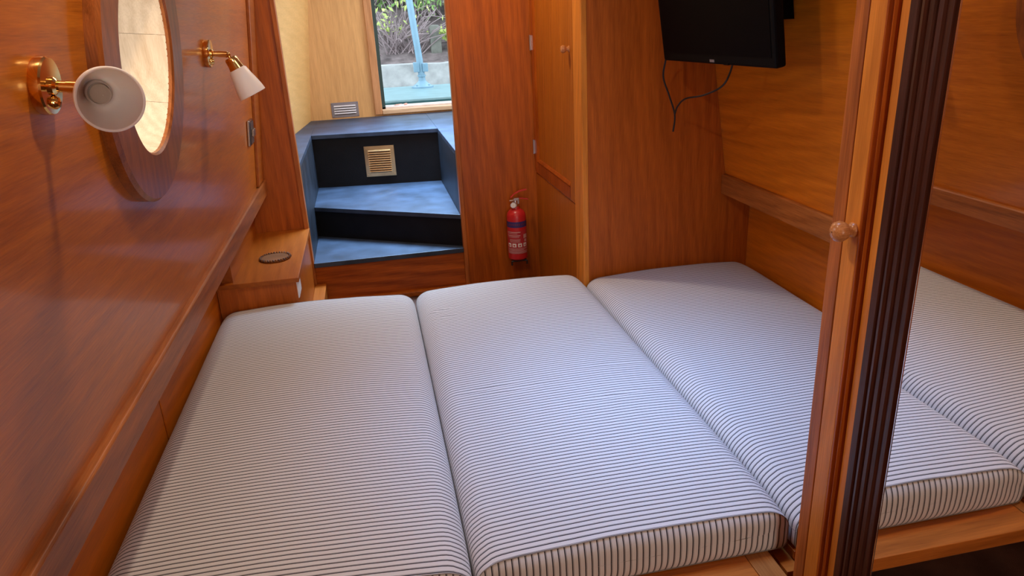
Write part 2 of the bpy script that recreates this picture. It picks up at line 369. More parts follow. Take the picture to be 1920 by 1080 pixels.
struct(wff.build('wall_forward', WY), 'golden plywood bulkhead at the bow end')
d1 = bpy.data.objects.new('door_1', None); C.objects.link(d1); d1.location = (.42, YF, OZ - .51); d1['_w'] = tuple(d1.location); struct(d1, 'pine framed doorway open to the bow deck')
box(OX0 - .044, OX0, YF - .014, YF + .05, -.512, .60).build('frame_post', WFR, d1, bevel=.002)
box(OX1, OX1 + .044, YF - .014, YF + .05, -.512, .60).build('frame_post', WFR, d1, bevel=.002)
box(OX0, OX1, YF - .018, YF + .05, -.512, OZ0).build('sill', WFX, d1, bevel=.003)
box(OX0 - .03, OX1 + .03, YF - .014, YF + .05, .56, .60).build('frame_head', WFX, d1, bevel=.002)
box(OX0 - .001, OX0 + .022, YF + .05, YF + .13, -.49, .60).build('steel_edge', GREEND, d1)
box(OX0, OX1, YF + .05, YF + .17, -.50, -.478).build('outer_step', plain('weathered_outer_sill', (.72, .62, .58), .8, 0, .2, .6, 60, .2), d1)

# ------------------------------------------------------------------ porthole
WN = Vector((1, 0, -.11)).normalized(); WT = Vector((.11, 0, 1)).normalized(); WY_ = Vector((0, 1, 0))
PC = lp(PYC, PZC)
w1 = bpy.data.objects.new('window_1', None); C.objects.link(w1); w1.location = PC + Vector((0, 0, OZ)); w1['_w'] = tuple(w1.location); struct(w1, 'round porthole with a wide oak ring')
smart(MB().lathe([(PRO, -.002), (PRO, .016), (PRO - .006, .022), (PRI + .004, .022), (PRI, .018), (PRI, -.004), (PRI + .03, -.006), (PRO, -.002)], PC, WN, 96).build('ring', WRING, w1), 35)
for k in range(8):
    a0_, a1_ = math.radians(45 * k + 11), math.radians(45 * k + 55.8)
    rr = []
    for (r, d) in ((PRI, .012), (PRI - .004, -.05), (PRI - .012, -.105), (PRI + .015, -.105), (PRI + .02, -.004), (PRI + .012, .012)):
        rr.append([PC + WN * d + (WY_ * math.cos(a) + WT * math.sin(a)) * r for a in [a0_ + (a1_ - a0_) * i / 10 for i in range(11)]])
    mm = MB().rings(rr + [rr[0]], False)
    smart(mm.build('liner_stave', WREV, w1), 35)
g = []
for k in range(64):
    a = 2 * math.pi * k / 64; g.append(PC + WN * -.11 + (WY_ * math.cos(a) + WT * math.sin(a)) * (PRI - .012))
smart(MB().lathe([(PRI - .022, -.104), (PRI - .004, -.104), (PRI - .004, -.125), (PRI - .022, -.125), (PRI - .022, -.104)], PC, WN, 64).build('gasket', RUBBER, w1), 35)
MB().lathe([(.001, -.114), (PRI - .018, -.114), (PRI - .018, -.118), (.001, -.118)], PC, WN, 48).build('pane', GLASS, w1)

# ------------------------------------------------------------------ reading lamps
def lamp(label, base, n, t, axis, rim, flip=1):
    """base: point on the wall, n: wall normal, axis: where the shade points"""
    base, n, t, axis = Vector(base), Vector(n).normalized(), Vector(t).normalized(), Vector(axis).normalized()
    o = thing('reading_lamp', label, 'lamp', base, 'brass reading lamps on the cabin sides')
    smart(MB().lathe([(.001, 0), (.0340, 0), (.0350, .002), (.0350, .0115), (.0335, .0140), (.001, .0145)], base, n, 48).build('base', BRASS, o), 30)
    s = t * -.0195
    side = n.cross(t)
    rk = MB()
    rk.lathe([(.0085, 0), (.0085, .003), (.006, .0075), (.001, .0085)], base + s + n * .013, n, 24)
    rk.bm.transform(Matrix.Identity(4)); smart(rk.build('rocker_switch', BRASS, o), 30)
    j = base + n * .056
    smart(MB().lathe([(.011, 0), (.011, .004), (.007, .007), (.007, .018), (.0078, .018), (.0078, .040), (.005, .043), (.001, .0435)], base + n * .0135, n, 24).build('arm', BRASS, o), 30)
    kn = MB().lathe([(.001, -.006), (.0045, -.004), (.0060, 0), (.0045, .004), (.001, .006)], j, n, 16); kn.tube([j, j + axis * .012], .0042, 10)
    smart(kn.build('knuckle', BRASS, o), 40)
    p = j + axis * .008
    smart(MB().lathe([(.001, 0), (.0140, .001), (.0165, .005), (.0172, .020), (.0192, .030), (.0195, .033), (.0175, .033)], p, axis, 32).build('holder', BRASS, o), 30)
    q = p + axis * .030
    prof = [(.0175, 0), (.0232, .006), (rim * .74, .025), (rim * .88, .045), (rim * .97, .062), (rim, .074), (rim - .0012, .0748), (rim - .0028, .074), (rim * .97 - .003, .062), (rim * .88 - .003, .045), (rim * .74 - .003, .025), (.0190, .008), (.014, .004)]
    sh = smart(MB().lathe(prof, q, axis, 56).build('shade', FROST, o), 50); sh['label'] = 'frosted white glass shade'
    sk = smart(MB().lathe([(.001, .0), (.0145, .0), (.0145, .014), (.0125, .016), (.0120, .010), (.001, .010)], q, axis, 28).build('socket', plain('socket_ceramic', (.55, .48, .44), .5), o), 30)
    smart(MB().lathe([(.009, .010), (.0112, .020), (.0108, .028), (.007, .034), (.001, .036)], q, axis, 24).build('bulb', BULB, o), 50)
    return o
lamp('brass reading lamp nearest the viewer, shade opening turned outward, left of the porthole', lp(1.012, -.050), WN, WT, (.52, -1.0, -.09), .0365)
lamp('brass reading lamp with shade tilted down, right of the porthole near the doorway', lp(2.070, -.048), WN, WT, (.354, .02, -.83), .0365)
RN = Vector((-1, 0, -.157)).normalized(); RT = Vector((-.157, 0, 1)).normalized()
lamp('brass reading lamp on the right cabin side, almost hidden behind the wardrobe post', (xr(.04), 1.435, .04), RN, RT, (-.25, -.30, -.9), .0375)

# light switch on the left lining
sw = thing('switch_plate', 'square antique silver switch plate on left cabin side by the doorway', 'switch', lp(2.76, -.34))
def wallbox(y0, y1, z0_, z1_, d0, d1):
    return MB().prism([lp(y0, z0_) + WN * d0, lp(y1, z0_) + WN * d0, lp(y1, z1_) + WN * d0, lp(y0, z1_) + WN * d0], WN * (d1 - d0))
wallbox(2.715, 2.803, -.385, -.295, 0, .010).build('back_box', SILVERP, sw, bevel=.003)
wallbox(2.722, 2.797, -.378, -.302, .010, .013).build('plate_insert', DARKP, sw, bevel=.001)
for yy in (2.745, 2.775):
    wallbox(yy - .008, yy + .008, -.352, -.326, .013, .021).build('rocker', SILVERP, sw, bevel=.002)

# ------------------------------------------------------------------ black steps and fore deck
st = thing('companionway_steps', 'black painted winding steps climbing through the doorway', 'steps', (.03, 3.4, -1.13))
T1, T2, T3 = -.945, -.800, -.522
A_ = (-.290, 3.486); B_ = (.357, 3.081); CC = (-.290, 3.912); D_ = (.356, 3.826)
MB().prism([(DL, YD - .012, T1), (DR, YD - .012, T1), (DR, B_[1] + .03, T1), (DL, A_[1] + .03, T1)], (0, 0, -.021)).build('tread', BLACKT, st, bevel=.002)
MB().prism([(DL, A_[1], T2 - .02), (DR, B_[1], T2 - .02), (DR, B_[1] + .02, T2 - .02), (DL, A_[1] + .02, T2 - .02)], (0, 0, T1 - T2 + .02)).build('riser', BLACK, st)
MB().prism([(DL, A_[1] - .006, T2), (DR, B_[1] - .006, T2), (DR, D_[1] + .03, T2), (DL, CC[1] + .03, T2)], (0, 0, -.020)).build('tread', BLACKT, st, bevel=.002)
MB().prism([(DL, CC[1] + .012, T3 - .02), (DR, D_[1] + .012, T3 - .02), (DR, D_[1] + .03, T3 - .02), (DL, CC[1] + .03, T3 - .02)], (0, 0, T2 - T3 + .02)).build('riser', BLACK, st)
box(DL - .018, DL, YD + .036, 3.93, -1.0, T3 - .02).build('side_panel', BLACKS, st)
box(DR, DR + .018, YD + .036, 3.86, -1.0, T3 - .02).build('side_panel', BLACKS, st)
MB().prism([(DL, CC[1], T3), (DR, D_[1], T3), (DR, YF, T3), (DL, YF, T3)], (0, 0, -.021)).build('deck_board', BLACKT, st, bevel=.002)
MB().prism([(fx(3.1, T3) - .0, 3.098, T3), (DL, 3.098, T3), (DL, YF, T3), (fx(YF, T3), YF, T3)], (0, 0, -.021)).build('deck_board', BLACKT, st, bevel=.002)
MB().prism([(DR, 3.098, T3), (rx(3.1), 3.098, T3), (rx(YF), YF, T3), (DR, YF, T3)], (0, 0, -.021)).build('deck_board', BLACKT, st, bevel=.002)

# brass louvre on the upper riser
def vent(name, label, p0, ux, uz, nrm, w, h, rows, mat, margin, group=None, lmat=None):
    p0, ux, uz, nrm = Vector(p0), Vector(ux).normalized(), Vector(uz).normalized(), Vector(nrm).normalized()
    o = thing(name, label, 'vent', p0, group)
    P = lambda a, b_, d: p0 + ux * a + uz * b_ + nrm * d
    MB().prism([P(-w / 2, -h / 2, 0), P(w / 2, -h / 2, 0), P(w / 2, h / 2, 0), P(-w / 2, h / 2, 0)], nrm * .002).build('plate', mat, o, bevel=.0006)
    ih = h - 2 * margin; pitch = ih / rows; sw_ = w - 2 * margin
    for r in range(rows):
        zb = -ih / 2 + pitch * r + pitch * .34
        sec = [(0, .0), (.0, .007), (.12, .0085), (.35, .0070), (.62, .0015), (.62, .0)]
        ringL = [P(-sw_ / 2, zb + pitch * a, .002 + d) for a, d in sec]
        MB().prism(ringL, ux * sw_).build('louvre', lmat or mat, o, bevel=.0006)
        MB().prism([P(-sw_ / 2 + .003, zb - pitch * .36, .0021), P(sw_ / 2 - .003, zb - pitch * .36, .0021), P(sw_ / 2 - .003, zb, .0021), P(-sw_ / 2 + .003, zb, .0021)], nrm * .0004).build('slot', DARKP, o)
    for sx_ in (-1, 1):
        for sz in (-1, 1):
            MB().lathe([(.001, .0035), (.003, .003), (.0035, .002)], P(sx_ * (w / 2 - margin * .45), sz * (h / 2 - margin * .45), 0), nrm, 12).build('screw', mat, o)
    return o
dv = Vector((D_[0] - CC[0], D_[1] - CC[1], 0)).normalized(); nv = Vector((dv.y, -dv.x, 0))
k_ = (.045 - CC[0]) / (D_[0] - CC[0])
vent('louvre_vent', 'square brass louvre vent on the black upper riser', (.045, CC[1] + (D_[1] - CC[1]) * k_ + .011, -.676), dv, (0, 0, 1), nv, .157, .160, 10, BRASSV, .020, None, plain('louvre_brass', (.90, .68, .36), .28, 1))
vent('louvre_vent', 'small oblong steel louvre vent low on the golden bow bulkhead', (-.120, YF - .0005, -.470), (1, 0, 0), (0, 0, 1), (0, -1, 0), .160, .088, 4, plain('dull_steel', (.26, .25, .29), .4, 1), .016, None, plain('bright_louvre_steel', (.80, .80, .86), .35, .6))

# ------------------------------------------------------------------ corner shelf and coaster
su = thing('corner_shelf', 'small oak corner shelf unit between bed and doorway', 'shelf', (-.42, 2.73, ZF))
box(LLOW + .002, -.288, 2.409, 3.058, -.806, -.790).build('shelf_top', WSH, su, bevel=.0015)
box(LLOW + .002, -.300, 2.424, 2.440, ZF + .24, -.806).build('front_panel', WP, su)
box(-.316, -.300, 2.440, 3.056, ZF + .24, -.806).build('side_panel', WB, su)
box(LLOW + .02, -.503, 2.432, 3.056, -.790, -.628).build('back_board', WSH, su)
box(-.300, -.252, 2.60, 3.05, -1.139, -1.040).build('plinth', WSH, su, bevel=.002)
wp = box(-.303, -.2965, 2.432, 2.530, -.872, -.810).build('white_plate', WHITE, su, bevel=.002); wp['label'] = 'white plastic socket plate'
co = thing('coaster', 'round tan leather coaster with laced edge on the corner shelf', 'coaster', (-.388, 2.662, -.7895))
smart(MB().lathe([(.001, 0), (.054, 0), (.056, .003), (.052, .006), (.001, .0055)], (-.388, 2.662, -.7895), (0, 0, 1), 48).build('disc', COAST, co), 35)
for k in range(34):
    a = 2 * math.pi * k / 34; a2 = a + .13; cx, cy = -.388, 2.662
    MB().tube([(cx + .0485 * math.cos(a), cy + .0485 * math.sin(a), -.7845), (cx + .0530 * math.cos((a + a2) / 2), cy + .0530 * math.sin((a + a2) / 2), -.7805), (cx + .0565 * math.cos(a2), cy + .0565 * math.sin(a2), -.7860)], .0026, 6).build('lacing', COASTE if k % 2 else COAST, co, smooth=True)

# ------------------------------------------------------------------ tall cupboard beside the doorway
XC, YP = .700, 2.340
cu = thing('tall_cupboard', 'tall built-in cupboard with panelled door beside the doorway', 'cupboard', (.95, 2.7, ZF))
MB().prism([(XC + .012, YP, ZF), (RLOW - .001, YP, ZF), (RLOW - .001, YP, -.614), (xr(-.6) - .001, YP, -.6), (xr(ZC) - .001, YP, ZC - .001), (XC + .012, YP, ZC - .001)], (0, .016, 0)).build('side_panel', WP, cu)
box(XC - .004, XC + .016, YP - .004, 2.434, ZF, ZC - .001).build('corner_stile', WDG, cu, bevel=.002)
box(XC, XC + .016, 2.437, YD - .002, ZF + .24, -.640).build('lower_panel', WD, cu, bevel=.0015)
dd = box(XC + .004, XC + .016, 2.437, YD - .008, -.634, ZC - .03).build('door', WD, cu)
def door_bit(name, y0, y1, z0_, z1_, d, mat): return box(XC - d, XC + .004, y0, y1, z0_, z1_).build(name, mat, dd, bevel=.002)
door_bit('door_stile', 2.437, 2.490, -.634, .58, .004, WD); door_bit('door_stile', 3.005, YD - .010, -.634, .58, .004, WMO)
box(XC - .004, XC + .004, 2.490, 3.005, -.634, -.586).build('door_rail', WMO, dd, bevel=.002)
MB().prism([(XC + .004, 2.490, -.586), (XC - .004, 2.490, -.586), (XC - .007, 2.490, -.580), (XC - .002, 2.490, -.570), (XC + .004, 2.490, -.566)], (0, .515, 0)).build('moulding', WMO, dd)
MB().prism([(XC + .004, 3.005, -.58), (XC - .004, 3.005, -.58), (XC - .007, 2.999, -.58), (XC - .002, 2.989, -.58), (XC + .004, 2.985, -.58)], (0, 0, 1.15)).build('moulding', WMO, dd)
for y0, y1 in ((2.492, 2.618), (2.620, 2.745), (2.747, 2.870), (2.872, 2.985)):
    box(XC + .0005, XC + .004, y0, y1, -.568, .58).build('plank', WD, dd, bevel=.0008)
KNOB = wood('turned_knob_wood', (0.5000, 0.1840, 0.0550), (0.7750, 0.3450, 0.1320), 'x', .25, 2, .2, .05)
smart(MB().lathe([(.001, .030), (.010, .028), (.0135, .021), (.011, .013), (.0065, .010), (.0065, .004), (.0105, .002), (.0105, 0)], (XC - .004, 2.478, -.108), (-1, 0, 0), 28).build('knob', KNOB, dd), 50)
for zc in (-.10, -.525):
    h_ = MB().box(XC - .008, XC - .003, YD - .016, YD - .006, zc - .028, zc + .028); h_.tube([(XC - .008, YD - .010, zc - .03), (XC - .008, YD - .010, zc + .03)], .004, 8)
    h_.build('hinge', STEEL, cu)

# ------------------------------------------------------------------ fire extinguisher
EX, EY, EZ = .592, 3.008, -1.005
fe = thing('fire_extinguisher', 'small red fire extinguisher hung on the bulkhead by the doorway', 'extinguisher', (EX, EY, EZ))
er = .0425
smart(MB().lathe([(.001, 0), (.036, 0), (er, .006), (er, .192), (.040, .206), (.031, .219), (.018, .226), (.016, .236), (.001, .237)], (EX, EY, EZ), (0, 0, 1), 48).build('cylinder', RED, fe), 40)
def patch(a0_, a1_, z0_, z1_, rr_, name, mat, par):
    m_ = MB(); n_ = 16; ra = [math.radians(a0_ + (a1_ - a0_) * i / n_) for i in range(n_ + 1)]
    rings_ = [[(EX + r_ * math.sin(a), EY - r_ * math.cos(a), EZ + z) for a in ra] for r_, z in ((rr_, z0_), (rr_, z1_))]
    m_.rings(rings_, False); return m_.build(name, mat, par, smooth=True)
band = patch(-100, 78, .150, .176, er + .0004, 'name_band', NAVY, fe)
for a in range(-62, 30, 13): patch(a, a + 7, .160, .167, er + .0008, 'band_print', plain('band_lettering', (.17, .03, .08), .5), band)
lab = patch(-80, 66, .030, .136, er + .0003, 'label', plain('label_red', (.44, .03, .04), .4), fe)
for z_, h_, a0_, a1_ in ((.128, .003, -78, 10), (.122, .002, -78, -10), (.113, .003, -78, 8), (.107, .002, -70, 0), (.096, .0015, -60, 8), (.092, .0015, -60, 8), (.088, .0015, -60, 2), (.084, .0015, -55, 8), (.055, .0016, -80, 62), (.051, .0016, -80, 60), (.047, .0016, -80, 30), (.042, .0022, -80, 62), (.037, .0022, -80, 62), (.033, .0018, -80, 55)):
    patch(a0_, a1_, z_, z_ + h_, er + .0008, 'print_line', PINKW, lab)
for a in (-74, -42, -8, 26): patch(a, a + 24, .062, .079, er + .0008, 'pictogram', WHITE, lab)
for a in (-67, -35, -1, 33): patch(a, a + 9, .066, .073, er + .0012, 'pictogram_mark', RED, lab)
patch(28, 58, .100, .118, er + .0008, 'emblem', PINKW, lab); patch(34, 52, .084, .096, er + .0008, 'emblem', PINKW, lab)
vz = EZ + .234
smart(MB().lathe([(.001, 0), (.013, 0), (.013, .010), (.011, .012), (.011, .030), (.001, .031)], (EX, EY, vz), (0, 0, 1), 20).build('valve', CHROME, fe), 35)
box(EX - .010, EX + .016, EY - .009, EY + .009, vz + .012, vz + .040).build('valve_block', STEEL, fe, bevel=.003)
gq = MB().lathe([(.001, .010), (.0125, .010), (.0135, .006), (.0125, 0)], (EX - .012, EY - .012, vz + .012), (-.3, -1, .1), 24); smart(gq.build('gauge', CHROME, fe), 30)
MB().lathe([(.001, .0108), (.0105, .0106)], (EX - .012, EY - .012, vz + .012), (-.3, -1, .1), 20).build('gauge_face', WHITE, fe)
def strap(pts, w, th, name, mat):
    m_ = MB(); rg = []
    for (x, z) in pts: rg.append([(x, EY - w / 2, z), (x, EY + w / 2, z), (x, EY + w / 2, z + th), (x, EY - w / 2, z + th)])
    return m_.rings(rg, True, True, True).build(name, mat, fe, bevel=.001)
strap([(EX - .022, vz + .040), (EX - .004, vz + .056), (EX + .018, vz + .066), (EX + .050, vz + .071)], .016, .004, 'lever', REDH)
strap([(EX + .010, vz + .036), (EX + .030, vz + .033), (EX + .056, vz + .027)], .015, .004, 'carry_handle', REDH)
smart(MB().tube([(EX - .028, EY - .006, vz + .030), (EX - .012, EY - .006, vz + .031), (EX + .004, EY - .004, vz + .026)], .0045, 10).build('pull_pin', CHROME, fe), 40)
br = thing('wall_bracket', 'black steel bracket under the fire extinguisher', 'bracket', (EX, 3.03, EZ - .03))
box(EX - .018, EX + .018, YD - .006, YD - .0005, EZ - .014, EZ + .17).build('back_plate', RUBBER, br)
box(EX - .030, EX + .034, EY - .030, YD - .001, EZ - .008, EZ - .002).build('cradle', RUBBER, br, bevel=.001)
for xx in (EX - .034, EX + .034): MB().tube([(xx, EY - .028, EZ - .022), (xx, EY - .030, EZ - .006), (xx * .5 + EX * .5, EY - .028, EZ - .003)], .004, 8).build('hook', RUBBER, br)

# ------------------------------------------------------------------ television on the right side
tu = Vector((.058, -.55, 0)).normalized(); tv_ = Vector((-.157, 0, 1)).normalized(); tv_ = (tv_ - tu * tv_.dot(tu)).normalized(); tn = tv_.cross(tu)
if tn.x > 0: tn = -tn
tp = Vector((.922, 2.20, -.147))
tvo = thing('television', 'small black flat television hung on the right cabin side', 'television', tp + tu * .27)
def tvbox(a0_, a1_, b0, b1, d0, d1):
    q = [tp + tu * a + tv_ * b_ + tn * d0 for a, b_ in ((a0_, b0), (a1_, b0), (a1_, b1), (a0_, b1))]
    return MB().prism(q, tn * (d1 - d0))
tvbox(0, .553, 0, .335, -.030, 0).build('casing', TVB, tvo, bevel=.006)
tvbox(.016, .537, .026, .322, -.004, .0012).build('screen', TVS, tvo)
tvbox(.262, .285, .006, .013, -.001, .0012).build('badge', STEEL, tvo)
tvbox(.330, .353, .001, .006, -.02, .002).build('button_strip', TVB, tvo)
tvbox(.13, .42, .05, .28, -.055, -.030).build('rear_housing', TVB, tvo, bevel=.008)
mid = tp + tu * .275 + tv_ * .17
wx_ = xr(mid.z)
arm = MB().tube([mid + tn * -.05, Vector((wx_ - .02, mid.y - .02, mid.z))], .016, 12); arm.box(wx_ - .028, wx_ + .012, mid.y - .07, mid.y + .03, mid.z - .06, mid.z + .06)
arm.build('wall_mount', TVB, tvo)
def smooth_pts(P, n=8):
    P = [Vector(p) for p in P]; out = []
    for i in range(len(P) - 1):
        a, b_, c, d = P[max(i - 1, 0)], P[i], P[i + 1], P[min(i + 2, len(P) - 1)]
        for k in range(n):
            t_ = k / n; out.append(.5 * ((2 * b_) + (c - a) * t_ + (2 * a - 5 * b_ + 4 * c - d) * t_ ** 2 + (3 * b_ - a - 3 * c + d) * t_ ** 3))
    return out + [P[-1]]
cb_ = thing('television_lead', 'thin black forked lead dangling below the television', 'cable', (.994, 2.28, -.379))
MB().tube(smooth_pts([(.946, 2.215, -.10), (.953, 2.26, -.15), (.955, 2.28, -.204), (.977, 2.28, -.264), (.998, 2.28, -.326), (.994, 2.28, -.381)]), .0030, 8).build('lead', CABLE, cb_, smooth=True)
MB().tube(smooth_pts([(1.02, 1.95, -.12), (1.028, 1.966, -.162), (1.011, 1.98, -.211), (1.002, 2.08, -.246), (.988, 2.18, -.265), (.993, 2.25, -.297), (.998, 2.28, -.326)]), .0028, 8).build('lead', CABLE, cb_, smooth=True)

# ------------------------------------------------------------------ bed base
ZB = -.972
bl = thing('bench_locker', 'low oak bench locker under the left cushion', 'locker', (-.24, 1.7, ZF))
box(LLOW + .002, .085, 1.000, 2.385, ZB - .018, ZB).build('top_board', WBASE, bl, bevel=.001)
box(.069, .085, 1.30, 2.385, ZF, ZB - .018).build('side_panel', WBASE, bl)
box(LLOW + .002, .069, 1.30, 1.316, ZF, ZB - .018).build('front_panel', WBASE, bl)
br_ = thing('bench_locker', 'low oak bench locker under the right cushion', 'locker', (1.0, 1.6, ZF))
box(.700, RLOW - .002, .985, YP - .004, ZB - .018, ZB).build('top_board', WBASE, br_, bevel=.001)
box(.700, .716, .995, YP - .004, ZF, ZB - .018).build('side_panel', WBASE, br_)
box(.716, RLOW - .002, .995, 1.011, ZF, ZB - .018).build('front_panel', WBASE, br_)
box(.672, .700, .96, 2.30, ZB - .050, ZB - .020).build('bearer', WBASE, br_, bevel=.001)
mbd = thing('bed_board', 'oak infill board bridging the benches under the middle cushion', 'board', (.38, 1.6, ZB - .03))
box(.118, .605, .930, 2.36, ZB - .030, ZB).build('board', WBASE, mbd, bevel=.0015)
for x0, x1 in ((.090, .117), (.606, .653)):
    box(x0, x1, .930, 2.36, ZB - .030, ZB + .0005).build('end_lipping', wood('end_lipping_oak', (.30, .10, .02), (.46, .18, .045), 'y', .36, 1.2, .4, .12), mbd, bevel=.0015)
for yy in (1.05, 1.7, 2.25): box(.0855, .6715, yy, yy + .04, ZB - .060, ZB - .0305).build('cross_bearer', WBASE, mbd)

# ------------------------------------------------------------------ cushions
from mathutils import noise as mn
def cushion(label, x0, x1, y0, y1, skew, seed, creases=()):
    zb, zt = ZB + .002, -.870
    o = thing('bed_cushion', label, 'cushion', ((x0 + x1) / 2, (y0 + y1) / 2, zb), 'striped cushions making up the bed')
    hw = (x1 - x0) / 2; cx = (x0 + x1) / 2; ht = (zt - zb)
    # closed profile (x, z) with rounded shoulders
    prof = []
    rt, rb = .050, .014
    N1 = 30
    for i in range(N1 + 1): prof.append((-(hw - rt) + 2 * (hw - rt) * i / N1, ht))
    for i in range(1, 9):
        a = math.pi / 2 * (1 - i / 8); prof.append((hw - rt + rt * math.cos(a), ht - rt + rt * math.sin(a)))
    prof.append((hw, ht - rt - .018)); 
    for i in range(0, 5):
        a = -math.pi / 2 * i / 4; prof.append((hw - rb + rb * math.cos(a), rb + rb * math.sin(a)))
    for i in range(1, 12): prof.append((hw - rb - 2 * (hw - rb) * i / 12, 0))
    for i in range(0, 5):
        a = -math.pi / 2 - math.pi / 2 * i / 4; prof.append((-hw + rb + rb * math.cos(a), rb + rb * math.sin(a)))
    prof.append((-hw, ht - rt - .018))
    for i in range(0, 8):
        a = math.pi - math.pi / 2 * i / 8; prof.append((-hw + rt + rt * math.cos(a), ht - rt + rt * math.sin(a)))
    n_ = len(prof); NY = 190
    def pt(px, pz, v):
        y = y0 + (y1 - y0) * v
        e = min(v, 1 - v) * (y1 - y0)                       # distance from the nearer end
        pinch = math.exp(-e / .035)
        x = px * (1 - .010 * pinch)
        crown = (1 - (px / hw) ** 2)
        z = pz
        if pz > ht * .5:
            w = (pz - ht * .5) / (ht * .5)
            z += w * (.011 * crown - .007 - .008 * pinch * (1 - .3 * crown) + .0035 * mn.noise((px * 3 + seed, y * 2.5, seed)) + .0012 * mn.noise((px * 9 + seed, y * 30, 2.0)) * pinch)
            for (yc, xc, wx, sl, dp) in creases:                 # shallow pulled creases in the cloth
                z -= w * dp * math.exp(-((y - yc - sl * (px - xc)) / .007) ** 2 - ((px - xc) / wx) ** 2)
        bul = math.sin(math.pi * min(1, max(0, pz / ht)))
        if abs(px) > hw - .02: x += math.copysign(.0012 * bul * (1 - pinch) * mn.noise((y * 4, seed, px)), px)
        return Vector((cx + x, y + skew * (px / hw), zb + max(z, 0)))
    vs_ = [min(1, (j / NY)) for j in range(NY + 1)]
    vs_ = [0, .004, .010, .018] + [q for q in vs_ if .025 < q < .975] + [.982, .990, .996, 1]
    m_ = MB(); rg = [[pt(px, pz, v) for px, pz in prof] for v in vs_]
    m_.rings(rg, True)
    body = m_.build('cover', TICK, o, smooth=True)
    uvl = body.data.uv_layers.new(name='UVMap'); base = Vector(body['_w'])
    for lo in body.data.loops:
        c = body.data.vertices[lo.vertex_index].co; uvl.data[lo.index].uv = (c.y + base.y - skew * (c.x / hw) + seed * .0031 + (.0012 if abs(c.x) > hw - .025 else 0), c.x)
    for end, sgn in ((0, -1), (1, 1)):
        loop = [pt(px, pz, end) for px, pz in prof]
        cen = Vector((cx, sum(p.y for p in loop) / n_, zb + ht * .47))
        rgs = []
        for k in range(9):
            s_ = 1 - k / 8
            rr = []
            for p in loop:
                q = Vector((cen.x + (p.x - cen.x) * (1 - .06 * (1 - s_)), p.y, cen.z + (p.z - cen.z) * s_))
                q.y += sgn * (.013 * (1 - s_ ** 3) * (1 - .75 * (abs(p.x - cen.x) / hw) ** 6) + .0022 * mn.noise((q.x * 22, q.z * 14, seed + 5)) * (1 - s_ ** 4))
                rr.append(q)
            rgs.append(rr)
        mc = MB().rings(rgs, True)
        cap = mc.build('end_boxing', TICK, o, smooth=True)
        for p in cap.data.polygons: p.use_smooth = True
        uvl = cap.data.uv_layers.new(name='UVMap')
        for lo in cap.data.loops:
            c = cap.data.vertices[lo.vertex_index].co; uvl.data[lo.index].uv = (c.x + base.x + seed * .0047, c.z)
        pp = [p + Vector((0, sgn * .001, 0)) for p in loop]; pp.append(pp[0])
        MB().tube(pp, .0010, 6, False).build('seam', PIPE, o, smooth=True)
    for sgn in (-1, 1):
        pts = [pt(sgn * hw, ht * .42, v) + Vector((-sgn * .0002, 0, 0)) for v in vs_]
        MB().tube(pts, .0006, 6).build('side_seam', PIPE, o, smooth=True)
    return o
cushion('striped ticking cushion at the left, against the porthole side', -.553, .0915, 1.008, 2.385, -.012, 1.3)
cushion('striped ticking cushion in the middle of the bed', .0940, .6940, 1.000, 2.378, 0, 4.7, ((1.60, -.17, .09, .10, .0022), (1.57, -.10, .08, .12, .0016), (1.47, .12, .09, .16, .0020), (1.63, .17, .10, .02, .0016), (2.16, -.23, .04, .25, .0025), (2.10, -.22, .04, .20, .0018), (1.80, .16, .08, -.1, .0012)))
cushion('striped ticking cushion at the right, below the television', .6970, 1.312, .985, 2.318, 0, 8.2)

# ------------------------------------------------------------------ mirrored wardrobe at the right
XW = .655
wd = thing('mirrored_wardrobe', 'tall wardrobe with mirrored door beside the foot of the bed', 'wardrobe', (.95, .45, ZF))
WN0 = -.55                                           # near end, behind the lens
box(XW + .006, XW + .024, .892, .920, ZF, ZC - .002).build('corner_stile', WO_Z, wd, bevel=.002)
box(XW + .000, XW + .008, .8915, .920, ZF, ZC - .002).build('face_strip', WO_Z, wd, bevel=.002)
MB().prism([(XW + .024, .904, ZF), (RLOW - .001, .904, ZF), (RLOW - .001, .904, -.626), (1.205, .904, -.626), (1.205, .904, -.548), (xr(-.548) - .001, .904, -.548), (xr(ZC) - .001, .904, ZC - .002), (XW + .024, .904, ZC - .002)], (0, .016, 0)).build('end_panel', WP, wd)
door = box(XW + .012, XW + .024, .10, .889, ZF + .08, ZC - .02).build('mirror_door', WDG, wd)
zb_, zt_ = ZF + .09, ZC - .03
box(XW - .001, XW + .012, .856, .889, zb_, zt_).build('door_stile', WDG, door, bevel=.0015)
box(XW - .001, XW + .012, .10, .155, zb_, zt_).build('door_stile', WDG, door, bevel=.0015)
def vprof(pts, name, mat):
    return smart(MB().prism([(x, y, zb_) for x, y in pts], (0, 0, zt_ - zb_)).build(name, mat, door), 25)
vprof([(XW + .012, .8555), (XW - .001, .8555), (XW - .004, .852), (XW - .004, .849), (XW - .001, .846), (XW + .002, .8445), (XW - .003, .841), (XW - .0045, .838), (XW - .002, .8345), (XW + .003, .8335), (XW + .012, .833)], 'moulding', WMO)
box(XW + .002, XW + .012, .812, .833, zb_, zt_).build('flat_slip', WDG, door)
fl = [(XW + .012, .812), (XW - .003, .812), (XW - .006, .809), (XW - .006, .797), (XW - .002, .794), (XW - .005, .791), (XW - .006, .786), (XW - .002, .782), (XW - .004, .779), (XW - .0045, .772), (XW - .001, .769), (XW - .003, .766), (XW - .003, .759), (XW + .000, .756), (XW - .001, .753), (XW - .001, .746), (XW + .002, .742), (XW + .004, .739), (XW + .012, .7385)]
vprof(fl, 'fluted_frame', WDK)
